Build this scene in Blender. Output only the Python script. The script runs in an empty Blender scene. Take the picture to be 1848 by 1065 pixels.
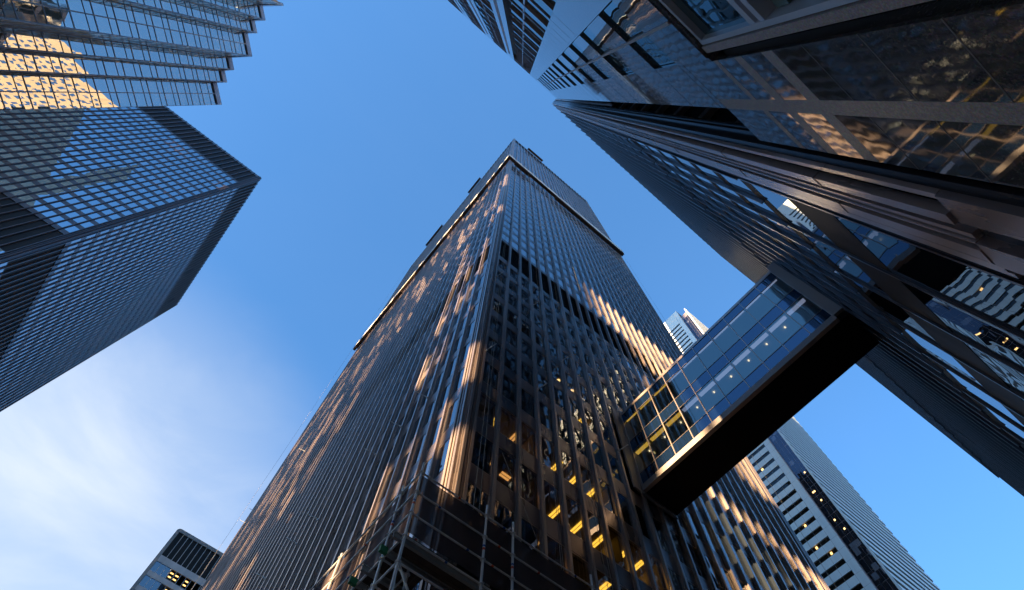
import bpy, math, random
from math import radians, sin, cos, pi, sqrt, hypot
from mathutils import Matrix, Vector

random.seed(7)
S = bpy.context.scene
COL = S.collection

# ------------------------------------------------------------------ camera
# world axes: +x along the lane to the right, +y across the lane, +z up
FOC, PITCH, ROLL, YAW = 996.6144, radians(70.23155), radians(-2.72246), radians(-37.16762)
fw = Vector((0, cos(PITCH), sin(PITCH))); ri = Vector((1, 0, 0)); dn = -ri.cross(fw)
ri2 = ri * cos(ROLL) + dn * sin(ROLL); dn2 = -ri * sin(ROLL) + dn * cos(ROLL)
E1 = Vector((sin(YAW), cos(YAW), 0)); E2 = Vector((cos(YAW), -sin(YAW), 0))
def grid(v): return Vector((v.dot(E2), v.dot(E1), v.z))
cR, cD, cF = grid(ri2), grid(dn2), grid(fw)
EYE = Vector((0, 0, 1.6))
cam = bpy.data.cameras.new('camera')
cam.sensor_width = 36.0; cam.lens = FOC / 1848 * 36.0
cam.clip_start = 0.1; cam.clip_end = 6000
camo = bpy.data.objects.new('camera', cam); COL.objects.link(camo)
M = Matrix.Identity(4)
for i in range(3):
    M[i][0] = cR[i]; M[i][1] = -cD[i]; M[i][2] = -cF[i]; M[i][3] = EYE[i]
camo.matrix_world = M
S.camera = camo

# ------------------------------------------------------------------ light
SUN_B, SUN_E = radians(-103), radians(10.5)      # bearing from +y, elevation
w = bpy.data.worlds.new('World'); S.world = w; w.use_nodes = True
nt = w.node_tree; nt.nodes.clear()
def nd(t, k, **kw):
    n = t.nodes.new(k)
    for a, v in kw.items(): setattr(n, a, v)
    return n
wo = nd(nt, 'ShaderNodeOutputWorld'); bg = nd(nt, 'ShaderNodeBackground')
sky = nd(nt, 'ShaderNodeTexSky', sky_type='NISHITA'); sky.sun_disc = False
sky.sun_elevation = SUN_E; sky.sun_rotation = SUN_B
sky.air_density = 1.0; sky.dust_density = 0.15; sky.ozone_density = 4.0
bg.inputs['Strength'].default_value = 0.105
# thin cirrus: stretched noise, thickest low towards the far left
tc = nd(nt, 'ShaderNodeTexCoord')
mp = nd(nt, 'ShaderNodeMapping'); mp.inputs['Rotation'].default_value = (0.3, 0.2, radians(35)); mp.inputs['Scale'].default_value = (2.2, 5.5, 3.0)
n1 = nd(nt, 'ShaderNodeTexNoise'); n1.inputs['Scale'].default_value = 1.1; n1.inputs['Detail'].default_value = 7; n1.inputs['Roughness'].default_value = 0.55; n1.inputs['Distortion'].default_value = 0.6
r1 = nd(nt, 'ShaderNodeMapRange'); r1.inputs[1].default_value = 0.40; r1.inputs[2].default_value = 0.78
dt = nd(nt, 'ShaderNodeVectorMath', operation='DOT_PRODUCT')
cb, ce = radians(-12), radians(28)
dt.inputs[1].default_value = (cos(ce) * sin(cb), cos(ce) * cos(cb), sin(ce))
r2 = nd(nt, 'ShaderNodeMapRange', interpolation_type='SMOOTHSTEP'); r2.inputs[1].default_value = 0.855; r2.inputs[2].default_value = 1.0; r2.inputs[3].default_value = 0.02
mu = nd(nt, 'ShaderNodeMath', operation='MULTIPLY')
ad = nd(nt, 'ShaderNodeMath', operation='MULTIPLY_ADD')   # a general veil + wisps
ad.inputs[2].default_value = 0.0
mx = nd(nt, 'ShaderNodeMixRGB'); mx.inputs[2].default_value = (1.60, 1.72, 1.85, 1)
L = nt.links.new
L(tc.outputs['Generated'], mp.inputs[0]); L(mp.outputs[0], n1.inputs['Vector']); L(n1.outputs['Fac'], r1.inputs[0])
L(tc.outputs['Generated'], dt.inputs[0]); L(dt.outputs['Value'], r2.inputs[0])
wv = nd(nt, 'ShaderNodeMath', operation='MULTIPLY_ADD'); wv.inputs[1].default_value = 0.50; wv.inputs[2].default_value = 0.50
L(r1.outputs[0], wv.inputs[0]); L(wv.outputs[0], mu.inputs[0]); L(r2.outputs[0], mu.inputs[1])
L(mu.outputs[0], mx.inputs[0]); even = nd(nt, 'ShaderNodeMixRGB'); even.inputs[0].default_value = 0.40; even.inputs[2].default_value = (0.22, 0.58, 1.26, 1); L(sky.outputs[0], even.inputs[1]); L(even.outputs[0], mx.inputs[1]); hs = nd(nt, 'ShaderNodeHueSaturation'); hs.inputs['Saturation'].default_value = 1.06; L(mx.outputs[0], hs.inputs['Color']); L(hs.outputs[0], bg.inputs['Color']); L(bg.outputs[0], wo.inputs['Surface'])

sl = bpy.data.lights.new('sun', 'SUN'); sl.energy = 5.0; sl.angle = radians(0.4); sl.color = (1.0, 0.69, 0.36)
so = bpy.data.objects.new('sun', sl); COL.objects.link(so)
sd = Vector((cos(SUN_E) * sin(SUN_B), cos(SUN_E) * cos(SUN_B), sin(SUN_E)))
so.rotation_euler = sd.to_track_quat('Z', 'Y').to_euler(); so.location = sd * 400
S.view_settings.view_transform = 'Standard'; S.view_settings.look = 'None'
S.view_settings.exposure = 2.5; S.view_settings.gamma = 1.0
S.render.engine = 'CYCLES'
S.cycles.max_bounces = 8; S.cycles.glossy_bounces = 4; S.cycles.transparent_max_bounces = 12; S.cycles.diffuse_bounces = 3
S.cycles.caustics_reflective = False; S.cycles.caustics_refractive = False
S.cycles.sample_clamp_indirect = 6.0
S.cycles.use_denoising = True

# ------------------------------------------------------------------ materials
def mat(name):
    m = bpy.data.materials.new(name); m.use_nodes = True
    m.node_tree.nodes.clear()
    o = nd(m.node_tree, 'ShaderNodeOutputMaterial')
    return m, m.node_tree, o

def snap_noise(t, size):
    g = nd(t, 'ShaderNodeNewGeometry')
    s = nd(t, 'ShaderNodeVectorMath', operation='SNAP'); s.inputs[1].default_value = size
    wn = nd(t, 'ShaderNodeTexWhiteNoise', noise_dimensions='3D')
    t.links.new(g.outputs['Position'], s.inputs[0]); t.links.new(s.outputs[0], wn.inputs['Vector'])
    return wn

def painted(name, col, rough=0.4, spec=0.5, var=0.25, metal=0.0, scale=0.6, streak=True):
    """painted / anodised metal or stone with soft weathering"""
    m, t, o = mat(name)
    p = nd(t, 'ShaderNodeBsdfPrincipled')
    p.inputs['Metallic'].default_value = metal
    p.inputs['Specular IOR Level'].default_value = spec
    g = nd(t, 'ShaderNodeNewGeometry')
    mp = nd(t, 'ShaderNodeMapping'); mp.inputs['Scale'].default_value = (1.0, 1.0, 0.12 if streak else 1.0)
    n = nd(t, 'ShaderNodeTexNoise'); n.inputs['Scale'].default_value = scale; n.inputs['Detail'].default_value = 5
    r = nd(t, 'ShaderNodeMapRange'); r.inputs[1].default_value = 0.25; r.inputs[2].default_value = 0.75
    r.inputs[3].default_value = 1 - var; r.inputs[4].default_value = 1 + var
    mm = nd(t, 'ShaderNodeMixRGB', blend_type='MULTIPLY'); mm.inputs[0].default_value = 1; mm.inputs[1].default_value = (*col, 1)
    rr = nd(t, 'ShaderNodeMapRange'); rr.inputs[3].default_value = max(0.03, rough * 0.75); rr.inputs[4].default_value = rough * 1.25
    L = t.links.new
    L(g.outputs['Position'], mp.inputs[0]); L(mp.outputs[0], n.inputs['Vector']); L(n.outputs['Fac'], r.inputs[0])
    L(r.outputs[0], mm.inputs[2]); L(mm.outputs[0], p.inputs['Base Color'])
    L(n.outputs['Fac'], rr.inputs[0]); L(rr.outputs[0], p.inputs['Roughness'])
    L(p.outputs[0], o.inputs[0])
    return m

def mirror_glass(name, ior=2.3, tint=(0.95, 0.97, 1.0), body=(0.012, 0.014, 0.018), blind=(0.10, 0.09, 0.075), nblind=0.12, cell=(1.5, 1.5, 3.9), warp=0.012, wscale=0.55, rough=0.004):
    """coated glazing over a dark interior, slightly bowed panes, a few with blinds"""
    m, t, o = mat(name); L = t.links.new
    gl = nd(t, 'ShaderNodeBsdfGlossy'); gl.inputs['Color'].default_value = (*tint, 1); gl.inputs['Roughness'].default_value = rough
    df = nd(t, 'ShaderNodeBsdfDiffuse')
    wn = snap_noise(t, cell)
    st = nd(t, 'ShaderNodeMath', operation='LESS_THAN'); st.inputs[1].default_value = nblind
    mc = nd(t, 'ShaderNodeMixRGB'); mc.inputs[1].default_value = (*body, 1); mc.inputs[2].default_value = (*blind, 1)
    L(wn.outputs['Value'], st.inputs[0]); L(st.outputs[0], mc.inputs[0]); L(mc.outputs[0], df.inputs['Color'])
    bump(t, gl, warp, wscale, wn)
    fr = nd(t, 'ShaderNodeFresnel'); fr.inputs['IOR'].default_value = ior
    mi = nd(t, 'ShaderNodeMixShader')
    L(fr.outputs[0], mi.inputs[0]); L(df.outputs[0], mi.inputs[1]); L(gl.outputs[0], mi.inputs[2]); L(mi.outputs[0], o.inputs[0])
    return m

def bump(t, gl, warp, wscale, wn=None):
    """tilt every pane a touch and let it bow: normal = N + small vector"""
    L = t.links.new
    g = nd(t, 'ShaderNodeNewGeometry')
    n = nd(t, 'ShaderNodeTexNoise'); n.inputs['Scale'].default_value = wscale; n.inputs['Detail'].default_value = 2
    L(g.outputs['Position'], n.inputs['Vector'])
    s1 = nd(t, 'ShaderNodeVectorMath', operation='SUBTRACT'); s1.inputs[1].default_value = (0.5, 0.5, 0.5)
    k1 = nd(t, 'ShaderNodeVectorMath', operation='SCALE'); k1.inputs['Scale'].default_value = warp * 2.2
    L(n.outputs['Color'], s1.inputs[0]); L(s1.outputs[0], k1.inputs[0])
    a = nd(t, 'ShaderNodeVectorMath', operation='ADD')
    L(g.outputs['Normal'], a.inputs[0]); L(k1.outputs[0], a.inputs[1])
    last = a
    if wn is not None:
        s2 = nd(t, 'ShaderNodeVectorMath', operation='SUBTRACT'); s2.inputs[1].default_value = (0.5, 0.5, 0.5)
        k2 = nd(t, 'ShaderNodeVectorMath', operation='SCALE'); k2.inputs['Scale'].default_value = warp
        L(wn.outputs['Color'], s2.inputs[0]); L(s2.outputs[0], k2.inputs[0])
        b = nd(t, 'ShaderNodeVectorMath', operation='ADD'); L(a.outputs[0], b.inputs[0]); L(k2.outputs[0], b.inputs[1]); last = b
    nn = nd(t, 'ShaderNodeVectorMath', operation='NORMALIZE'); L(last.outputs[0], nn.inputs[0])
    L(nn.outputs[0], gl.inputs['Normal'])

def clear_glass(name, ior=1.9, tint=(0.55, 0.60, 0.62), refl=(0.95, 0.97, 1.0), warp=0.012, wscale=0.6, cell=(1.5, 1.5, 3.9)):
    m, t, o = mat(name); L = t.links.new
    gl = nd(t, 'ShaderNodeBsdfGlossy'); gl.inputs['Color'].default_value = (*refl, 1); gl.inputs['Roughness'].default_value = 0.004
    tr = nd(t, 'ShaderNodeBsdfTransparent'); tr.inputs['Color'].default_value = (*tint, 1)
    wn = snap_noise(t, cell); bump(t, gl, warp, wscale, wn)
    fr = nd(t, 'ShaderNodeFresnel'); fr.inputs['IOR'].default_value = ior
    mi = nd(t, 'ShaderNodeMixShader')
    L(fr.outputs[0], mi.inputs[0]); L(tr.outputs[0], mi.inputs[1]); L(gl.outputs[0], mi.inputs[2]); L(mi.outputs[0], o.inputs[0])
    return m

def lamp(name, col, s):
    m, t, o = mat(name)
    e = nd(t, 'ShaderNodeEmission'); e.inputs[0].default_value = (*col, 1); e.inputs[1].default_value = s
    t.links.new(e.outputs[0], o.inputs[0]); return m

def granite(name, dark, light, rough, ior):
    m, t, o = mat(name); L = t.links.new
    p = nd(t, 'ShaderNodeBsdfPrincipled'); p.inputs['Roughness'].default_value = rough; p.inputs['IOR'].default_value = ior
    g = nd(t, 'ShaderNodeNewGeometry')
    n = nd(t, 'ShaderNodeTexVoronoi'); n.inputs['Scale'].default_value = 45
    n2 = nd(t, 'ShaderNodeTexNoise'); n2.inputs['Scale'].default_value = 22; n2.inputs['Detail'].default_value = 6; n2.inputs['Roughness'].default_value = 0.75
    cr = nd(t, 'ShaderNodeMapRange'); cr.inputs[1].default_value = 0.42; cr.inputs[2].default_value = 0.66
    mm = nd(t, 'ShaderNodeMixRGB'); mm.inputs[1].default_value = (*dark, 1); mm.inputs[2].default_value = (*light, 1)
    m2 = nd(t, 'ShaderNodeMixRGB', blend_type='MULTIPLY'); m2.inputs[0].default_value = 0.5
    L(g.outputs['Position'], n.inputs['Vector']); L(g.outputs['Position'], n2.inputs['Vector'])
    L(n2.outputs['Fac'], cr.inputs[0]); L(cr.outputs[0], mm.inputs[0]); L(mm.outputs[0], m2.inputs[1]); L(n.outputs['Color'], m2.inputs[2])
    L(m2.outputs[0], p.inputs['Base Color'])
    # slabs are never perfectly flat: gentle waviness in the polish
    bmp = nd(t, 'ShaderNodeBump'); bmp.inputs['Strength'].default_value = 0.045; bmp.inputs['Distance'].default_value = 0.05
    n3 = nd(t, 'ShaderNodeTexNoise'); n3.inputs['Scale'].default_value = 1.6; n3.inputs['Detail'].default_value = 1
    L(g.outputs['Position'], n3.inputs['Vector']); L(n3.outputs['Fac'], bmp.inputs['Height']); L(bmp.outputs[0], p.inputs['Normal'])
    L(p.outputs[0], o.inputs[0]); return m

BRONZE = painted('bronze_black_steel', (0.48, 0.39, 0.36), 0.30, 0.8, 0.25, 0.5)
BRONZEL = painted('black_steel', (0.085, 0.07, 0.08), 0.30, 0.8, 0.25, 0.3)
BRONZE2 = painted('bronze_black_panel', (0.31, 0.25, 0.25), 0.28, 0.8, 0.3, 0.5)
LOUVRE = painted('louvre_black', (0.012, 0.010, 0.010), 0.6, 0.3)
SOFFIT = painted('soffit_black', (0.006, 0.006, 0.009), 0.9, 0.1)
CORE = painted('core_dark', (0.02, 0.02, 0.022), 0.7, 0.3)
GLASS = mirror_glass('tower_glass', tint=(0.86, 0.94, 1.0), ior=7.0, nblind=0.06, warp=0.008)
GLASSR = mirror_glass('side_tower_glass', ior=4.5, nblind=0.0)
GLASSL = mirror_glass('left_tower_glass', tint=(0.74, 0.90, 1.0), ior=8.0, nblind=0.02, warp=0.006)
CLEAR = clear_glass('office_glass', ior=2.9)
BRIDGEG = clear_glass('bridge_glass', ior=2.5, tint=(0.36, 0.45, 0.55), refl=(0.84, 1.0, 1.0), warp=0.006, cell=(50, 1.575, 50))
GLASSL2 = mirror_glass('left_tower_glass_skylit', tint=(1.0, 0.96, 0.98), ior=9.0, nblind=0.0, warp=0.006, body=(0.10, 0.10, 0.12))  # pale copy for the face mirroring bright sky; that paleness is in the colour
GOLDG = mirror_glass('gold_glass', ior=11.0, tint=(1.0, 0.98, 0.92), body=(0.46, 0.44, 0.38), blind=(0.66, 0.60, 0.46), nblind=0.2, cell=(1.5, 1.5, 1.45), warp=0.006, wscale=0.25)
BLUEFR = painted('blue_grey_frame', (0.42, 0.52, 0.66), 0.35, 0.5)
CEIL = painted('tan_ceiling', (0.36, 0.30, 0.20), 0.8, 0.2)
SLAB = painted('interior_floor', (0.12, 0.11, 0.10), 0.8, 0.2)
TUBE = lamp('fluorescent', (1.0, 0.50, 0.05), 0.55)
WARML = lamp('warm_lamp', (1.0, 0.60, 0.22), 0.7)
AMBER = lamp('amber_lamp', (1.0, 0.42, 0.10), 0.28)
DOWNL = lamp('downlight_glow', (1.0, 0.66, 0.30), 0.6)
STRIP = lamp('cove_strip', (0.85, 0.82, 1.0), 0.10)
STRIPW = lamp('cove_strip_warm', (1.0, 0.48, 0.05), 0.26)
STEEL = painted('galvanised_tube', (0.78, 0.79, 0.80), 0.36, 0.6, 0.25, 0.25, 3)
RED = painted('red_band', (0.7, 0.10, 0.03), 0.5); BLUE = painted('blue_band', (0.03, 0.12, 0.45), 0.5)
GREEN = painted('green_paint', (0.03, 0.22, 0.08), 0.5)
ALU = painted('grey_beam', (0.34, 0.34, 0.34), 0.5, 0.5, 0.3)
PLYW = painted('deck_board', (0.10, 0.07, 0.055), 0.8, 0.3, 0.4, 0, 2, False)
WHITEP = painted('white_panel', (0.76, 0.82, 0.82), 0.5, 0.4, 0.08)
WHITES = painted('white_sheet', (0.84, 0.82, 0.78), 0.7, 0.3, 0.2)
BROWNST = painted('brown_stage', (0.11, 0.07, 0.05), 0.6, 0.4)
ROPEM = painted('pale_rope', (0.5, 0.45, 0.40), 0.8, 0.2)
GREYP = painted('pale_grey_panel', (0.66, 0.60, 0.60), 0.5, 0.4, 0.15)
GREYD = painted('grey_metal', (0.34, 0.30, 0.29), 0.4, 0.5, 0.15)
CREAM = painted('cream_stone', (0.165, 0.15, 0.13), 0.8, 0.3)
GRAN = granite('polished_granite', (0.06, 0.06, 0.062), (0.18, 0.165, 0.155), 0.035, 2.1)
GRANL = granite('flamed_granite', (0.26, 0.24, 0.235), (0.50, 0.46, 0.44), 0.45, 1.6)
STONEB = granite('pale_polished_stone', (0.16, 0.16, 0.165), (0.30, 0.30, 0.30), 0.05, 3.0)
BROWNS = painted('brown_strip', (0.20, 0.13, 0.11), 0.5, 0.4)
CONC = painted('bare_concrete', (0.40, 0.37, 0.33), 0.85, 0.2, 0.2)
ASPH = painted('asphalt', (0.05, 0.05, 0.052), 0.85, 0.2, 0.3, 0, 0.3, False)

# ------------------------------------------------------------------ mesh helpers
class MB:
    def __init__(s): s.v = []; s.f = []
    def quad(s, a, b, c, d):
        i = len(s.v); s.v += [a, b, c, d]; s.f.append((i, i + 1, i + 2, i + 3))
    def hexa(s, p):            # 8 points: bottom ring 0-3, top ring 4-7
        i = len(s.v); s.v += p
        for q in ((0, 3, 2, 1), (4, 5, 6, 7), (0, 1, 5, 4), (1, 2, 6, 5), (2, 3, 7, 6), (3, 0, 4, 7)):
            s.f.append(tuple(i + k for k in q))
    def box(s, x0, x1, y0, y1, z0, z1):
        s.hexa([(x0, y0, z0), (x1, y0, z0), (x1, y1, z0), (x0, y1, z0), (x0, y0, z1), (x1, y0, z1), (x1, y1, z1), (x0, y1, z1)])
    def tube(s, a, b, r, n=10):
        a = Vector(a); b = Vector(b); d = (b - a).normalized()
        u = d.orthogonal().normalized(); v = d.cross(u); i = len(s.v)
        for p in (a, b):
            for k in range(n):
                t = 2 * pi * k / n; s.v.append(tuple(p + u * (r * cos(t)) + v * (r * sin(t))))
        for k in range(n): s.f.append((i + k, i + (k + 1) % n, i + n + (k + 1) % n, i + n + k))
        s.f.append(tuple(i + k for k in range(n))[::-1]); s.f.append(tuple(i + n + k for k in range(n)))
    def mesh(s, name, m):
        me = bpy.data.meshes.new(name); me.from_pydata([tuple(q) for q in s.v], [], s.f)
        me.materials.append(m); me.update(); return me

def wloc(o):
    l = Vector((0, 0, 0))
    while o is not None: l = l + o.location; o = o.parent
    return l
def link(name, me, parent=None, at=(0, 0, 0)):
    o = bpy.data.objects.new(name, me); COL.objects.link(o)
    if parent is not None: o.parent = parent; o.location = Vector(at) - wloc(parent)
    else: o.location = at
    return o
def obj(name, mb, m, parent=None):
    """one mesh object; its origin goes to the middle of its base"""
    xs = [q[0] for q in mb.v]; ys = [q[1] for q in mb.v]; zs = [q[2] for q in mb.v]
    c = Vector(((min(xs) + max(xs)) / 2, (min(ys) + max(ys)) / 2, min(zs)))
    mb2 = MB(); mb2.v = [(q[0] - c.x, q[1] - c.y, q[2] - c.z) for q in mb.v]; mb2.f = mb.f
    return link(name, mb2.mesh(name, m), parent, c)
def thing(name, label, cat, loc, group=None):
    o = bpy.data.objects.new(name, None); COL.objects.link(o); o.location = loc; o.empty_display_size = 1
    o['label'] = label; o['category'] = cat
    if group: o['group'] = group
    return o
def tag(o, label, cat, group=None):
    o['label'] = label; o['category'] = cat
    if group: o['group'] = group
    return o
def copy_to(o, parent, at):
    c = o.copy(); COL.objects.link(c); c.parent = parent
    c.location = Vector(at) - (wloc(parent) if parent is not None else Vector((0, 0, 0)))
    return c

def proj(p):
    d = Vector(p) - EYE; z = d.dot(cF)
    if z <= 0.01: return None
    return 924 + FOC * d.dot(cR) / z, 532.5 + FOC * d.dot(cD) / z
def shown(q, n=None):
    """pixel area of a quad if it faces the camera and lies in the frame"""
    pts = [proj(p) for p in q]
    if any(p is None for p in pts): return 0
    cx = sum(p[0] for p in pts) / 4; cy = sum(p[1] for p in pts) / 4
    if not (-10 < cx < 1858 and -10 < cy < 1075): return 0
    a = 0
    for i in range(4):
        x0, y0 = pts[i]; x1, y1 = pts[(i + 1) % 4]; a += x0 * y1 - x1 * y0
    return abs(a) / 2

class Face:
    """a facade plane: s along, d outwards, z up"""
    def __init__(s, O, u, n):
        k = hypot(*u); s.O = O; s.u = (u[0] / k, u[1] / k); k = hypot(*n); s.n = (n[0] / k, n[1] / k)
    def P(s, a, d, z): return (s.O[0] + s.u[0] * a + s.n[0] * d, s.O[1] + s.u[1] * a + s.n[1] * d, z)
    def box(s, mb, a0, a1, d0, d1, z0, z1):
        P = s.P
        q = [P(a0, d0, z0), P(a1, d0, z0), P(a1, d1, z0), P(a0, d1, z0), P(a0, d0, z1), P(a1, d0, z1), P(a1, d1, z1), P(a0, d1, z1)]
        if s.u[0] * s.n[1] - s.u[1] * s.n[0] < 0: q = [q[k] for k in (3, 2, 1, 0, 7, 6, 5, 4)]
        mb.hexa(q)
    def quad(s, a0, a1, d, z0, z1):
        P = s.P; q = [P(a0, d, z0), P(a1, d, z0), P(a1, d, z1), P(a0, d, z1)]
        if s.u[0] * s.n[1] - s.u[1] * s.n[0] > 0: q = q[::-1]
        return q

def windows(root, quads, m, name='window', top=100, hidden=None):
    """quads: list of (quad, material or None). The largest become parts, the rest one mesh."""
    sc = []
    for i, (q, mm) in enumerate(quads):
        a = shown(q)
        if hidden and hidden(q): a = 0
        sc.append((a, i))
    sc.sort(reverse=True)
    big = [i for a, i in sc[:top] if a > 0]; bs = set(big)
    for i in big:
        b = MB(); b.quad(*quads[i][0]); obj(name, b, quads[i][1] or m, root)
    groups = {}
    for i, (q, mm) in enumerate(quads):
        if i in bs: continue
        groups.setdefault((mm or m).name, (mm or m, MB()))[1].quad(*q)
    for k, (mm, b) in groups.items():
        o = obj(name, b, mm, root); o['kind'] = 'stuff'

def ibeam(name, F, z0, z1, m, depth=0.26, fw_=0.085, web=0.022, foot=0.10, back=0.10):
    """mesh of one I-section mullion at the origin, pointing along the face's normal"""
    b = MB(); G = Face((0, 0), F.u, F.n)
    G.box(b, -foot, foot, -back, 0.03, z0, z1)
    G.box(b, -web, web, 0.03, depth - 0.03, z0, z1)
    G.box(b, -fw_, fw_, depth - 0.03, depth, z0, z1)
    return b.mesh(name, m)
def mullions(root, F, ss, me, name='mullion'):
    for a in ss:
        x, y, _ = F.P(a, 0, 0); link(name, me, root, (x, y, 0))

# ------------------------------------------------------------------ ground
b = MB(); b.quad((-2500, -2500, 0), (2500, -2500, 0), (2500, 2500, 0), (-2500, 2500, 0))
o = obj('street', b, ASPH); o['kind'] = 'structure'
b = MB(); b.box(-60, 7.2, -3.0, 13.0, 0.004, 0.12)
o = obj('pavement', b, GRANL); o['kind'] = 'structure'

# ------------------------------------------------------------------ centre tower
T = thing('office_tower', 'dark bronze office tower rising in the middle, with scaffold at its foot', 'tower', (26, 48, 0))
X0, X1, Y0, Y1, H = 7.68, 45.6, 13.6, 82.5, 226.0
R_ = Face((X0, Y0), (1, 0), (0, -1)); Lf = Face((X0, Y0), (0, 1), (-1, 0))
SR = [0.51 + 1.49 * k for k in range(25)]           # mullion lines on the lane face
SL = [0.62 + 1.52 * k for k in range(45)]           # mullion lines on the long face
LR, LL = X1 - X0, Y1 - Y0
floors = [(22.85 + 3.92 * k, 25.57 + 3.92 * k) for k in range(-5, 9)]
floors = [f for f in floors if f[0] > 2]
zl0, zl1 = 58.2, 64.9
upper = []
z = 65.95
while z < 214: upper.append((z, z + 2.62)); z += 3.84
ztop = z
wall = MB()
# solid body above the glazed lower floors, and a core below
wall.box(X0 + 0.35, X1 - 0.35, Y0 + 0.35, Y1 - 0.35, 57.6, H - 0.6)
wall.box(X0 + 6.5, X1 - 0.35, Y0 + 6.4, Y1 - 0.35, 0, 57.6)
wall.box(X0 + 0.35, X0 + 0.5, Y0 + 0.5, Y1 - 0.35, 0, 57.6)
obj('wall', wall, CORE, T)
sp = MB()
allf = floors + upper
for F, LN in ((R_, LR), (Lf, LL)):
    prev = 0.0
    for (s0, h0) in allf:
        if s0 > zl1 and prev < zl0:
            F.box(sp, 0.05, LN - 0.05, -0.3, 0.0, prev, zl0); prev = zl1
        F.box(sp, 0.05, LN - 0.05, -0.3, 0.0, prev, s0)
        prev = h0
    F.box(sp, 0.05, LN - 0.05, -0.3, 0.0, prev, H)
obj('spandrel_panel', sp, BRONZE2, T)
lv = MB()
for F, LN in ((R_, LR), (Lf, LL)):
    F.box(lv, 0.1, LN - 0.1, -0.3, -0.2, zl0, zl1)
    z = zl0 + 0.1
    while z < zl1 - 0.1:
        F.box(lv, 0.1, LN - 0.1, -0.2, -0.14, z, z + 0.07); z += 0.22
obj('louvre_band', lv, LOUVRE, T)
ov = MB()
for F, LN in ((R_, LR), (Lf, LL)):
    z = ztop + 1.0
    F.box(ov, 0.1, LN - 0.1, 0.003, 0.03, ztop - 0.4, ztop + 0.3)
    while z < H - 1.2:
        F.box(ov, 0.1, LN - 0.1, 0.003, 0.05, z, z + 0.16); z += 0.45
obj('roof_louvre', ov, LOUVRE, T)
ro = MB(); ro.box(X0 + 0.1, X1 - 0.1, Y0 + 0.1, Y1 - 0.1, H, H + 0.3); obj('roof', ro, BRONZE2, T)
mr = ibeam('mullion', R_, 3.0, H - 0.1, BRONZE, 0.22); mullions(T, R_, SR, mr)
ml = ibeam('mullion', Lf, 3.0, H - 0.1, BRONZE, 0.22); mullions(T, Lf, SL, ml)
qs = []
for F, SS in ((R_, SR), (Lf, SL)):
    for i in range(len(SS) - 1):
        for (s0, h0) in allf:
            low = F is R_ and s0 < 53
            qs.append((F.quad(SS[i] + 0.10, SS[i + 1] - 0.10, -0.03, s0, h0), CLEAR if low else None))
windows(T, qs, GLASS, hidden=lambda q: q[0][2] < 19 or (q[0][2] < 30 and q[0][0] > 21 and q[0][1] < 14))
# window head rails
hr = MB()
for F, SS in ((R_, SR), (Lf, SL)):
    for (s0, h0) in allf:
        F.box(hr, SS[0], SS[-1], -0.14, -0.015, h0 - 0.09, h0 - 0.003)
        F.box(hr, SS[0], SS[-1], -0.14, -0.015, s0, s0 + 0.06)
obj('window_rail', hr, BRONZE, T)
# corner column with its stepped fins
cc = MB()
cc.box(X0 + 0.02, X0 + 0.40, Y0 + 0.02, Y0 + 0.50, 0, H)
for (x0, x1, y0, y1) in ((X0 - 0.16, X0 - 0.11, Y0 + 0.05, Y0 + 0.22), (X0 - 0.11, X0 + 0.02, Y0 + 0.10, Y0 + 0.16), (X0 - 0.16, X0 - 0.12, Y0 + 0.34, Y0 + 0.48), (X0 - 0.12, X0 + 0.02, Y0 + 0.38, Y0 + 0.43),
                         (X0 + 0.05, X0 + 0.20, Y0 - 0.20, Y0 - 0.16), (X0 + 0.10, X0 + 0.15, Y0 - 0.16, Y0 + 0.02), (X0 + 0.30, X0 + 0.42, Y0 - 0.12, Y0 - 0.08), (X0 + 0.33, X0 + 0.38, Y0 - 0.08, Y0 + 0.02)):
    cc.box(x0, x1, y0, y1, 2.5, H - 0.2)
obj('corner_column', cc, BRONZE, T)
c2 = MB(); c2.box(X1 - 0.9, X1 - 0.02, Y0 + 0.02, Y0 + 0.6, 0, H)
for x in (X1 - 0.85, X1 - 0.5, X1 - 0.15): c2.box(x, x + 0.1, Y0 - 0.2, Y0 + 0.02, 2.5, H - 0.2)
obj('corner_column', c2, BRONZE, T)
c3 = MB(); c3.box(X0 + 0.02, X0 + 0.6, Y1 - 1.0, Y1 - 0.02, 0, H)
obj('corner_column', c3, BRONZE, T)
# offices behind the clear lower windows
cl = MB(); sb = MB(); pw = MB()
for (s0, h0) in floors:
    cl.box(X0 + 0.6, X1 - 0.5, Y0 + 0.32, Y0 + 6.3, h0 + 0.12, h0 + 0.2)
    sb.box(X0 + 0.6, X1 - 0.5, Y0 + 0.32, Y0 + 6.3, h0 + 0.203, s0 + 3.86)
    for k in (1, 3, 7, 9, 12, 16, 20):
        x = X0 + SR[k]; pw.box(x - 0.05, x + 0.05, Y0 + 0.36, Y0 + 6.3, s0, h0 + 0.118)
obj('office_ceiling', cl, CEIL, T); obj('office_floor', sb, SLAB, T); obj('office_partition', pw, CEIL, T)
def fixture(x, y, z, m, along=True, ln=1.15):
    b = MB()
    for dx in (-0.09, 0.09):
        if along: b.box(x + dx - 0.055, x + dx + 0.055, y - ln / 2, y + ln / 2, z - 0.05, z)
        else: b.box(x - ln / 2, x + ln / 2, y + dx - 0.055, y + dx + 0.055, z - 0.05, z)
    obj('ceiling_light', b, m, T)
def ceil_z(k): return 25.57 + 3.92 * k + 0.118
for x in (14.97, 16.54, 18.04, 19.71, 20.9): fixture(x, 14.9, ceil_z(0), TUBE)
for x in (15.16, 16.65, 18.11): fixture(x, 14.85, ceil_z(1), TUBE)
fixture(10.32, 15.1, ceil_z(1), TUBE); fixture(11.3, 16.5, ceil_z(1), AMBER); fixture(11.9, 15.0, ceil_z(1), AMBER, True, 0.8)
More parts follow.
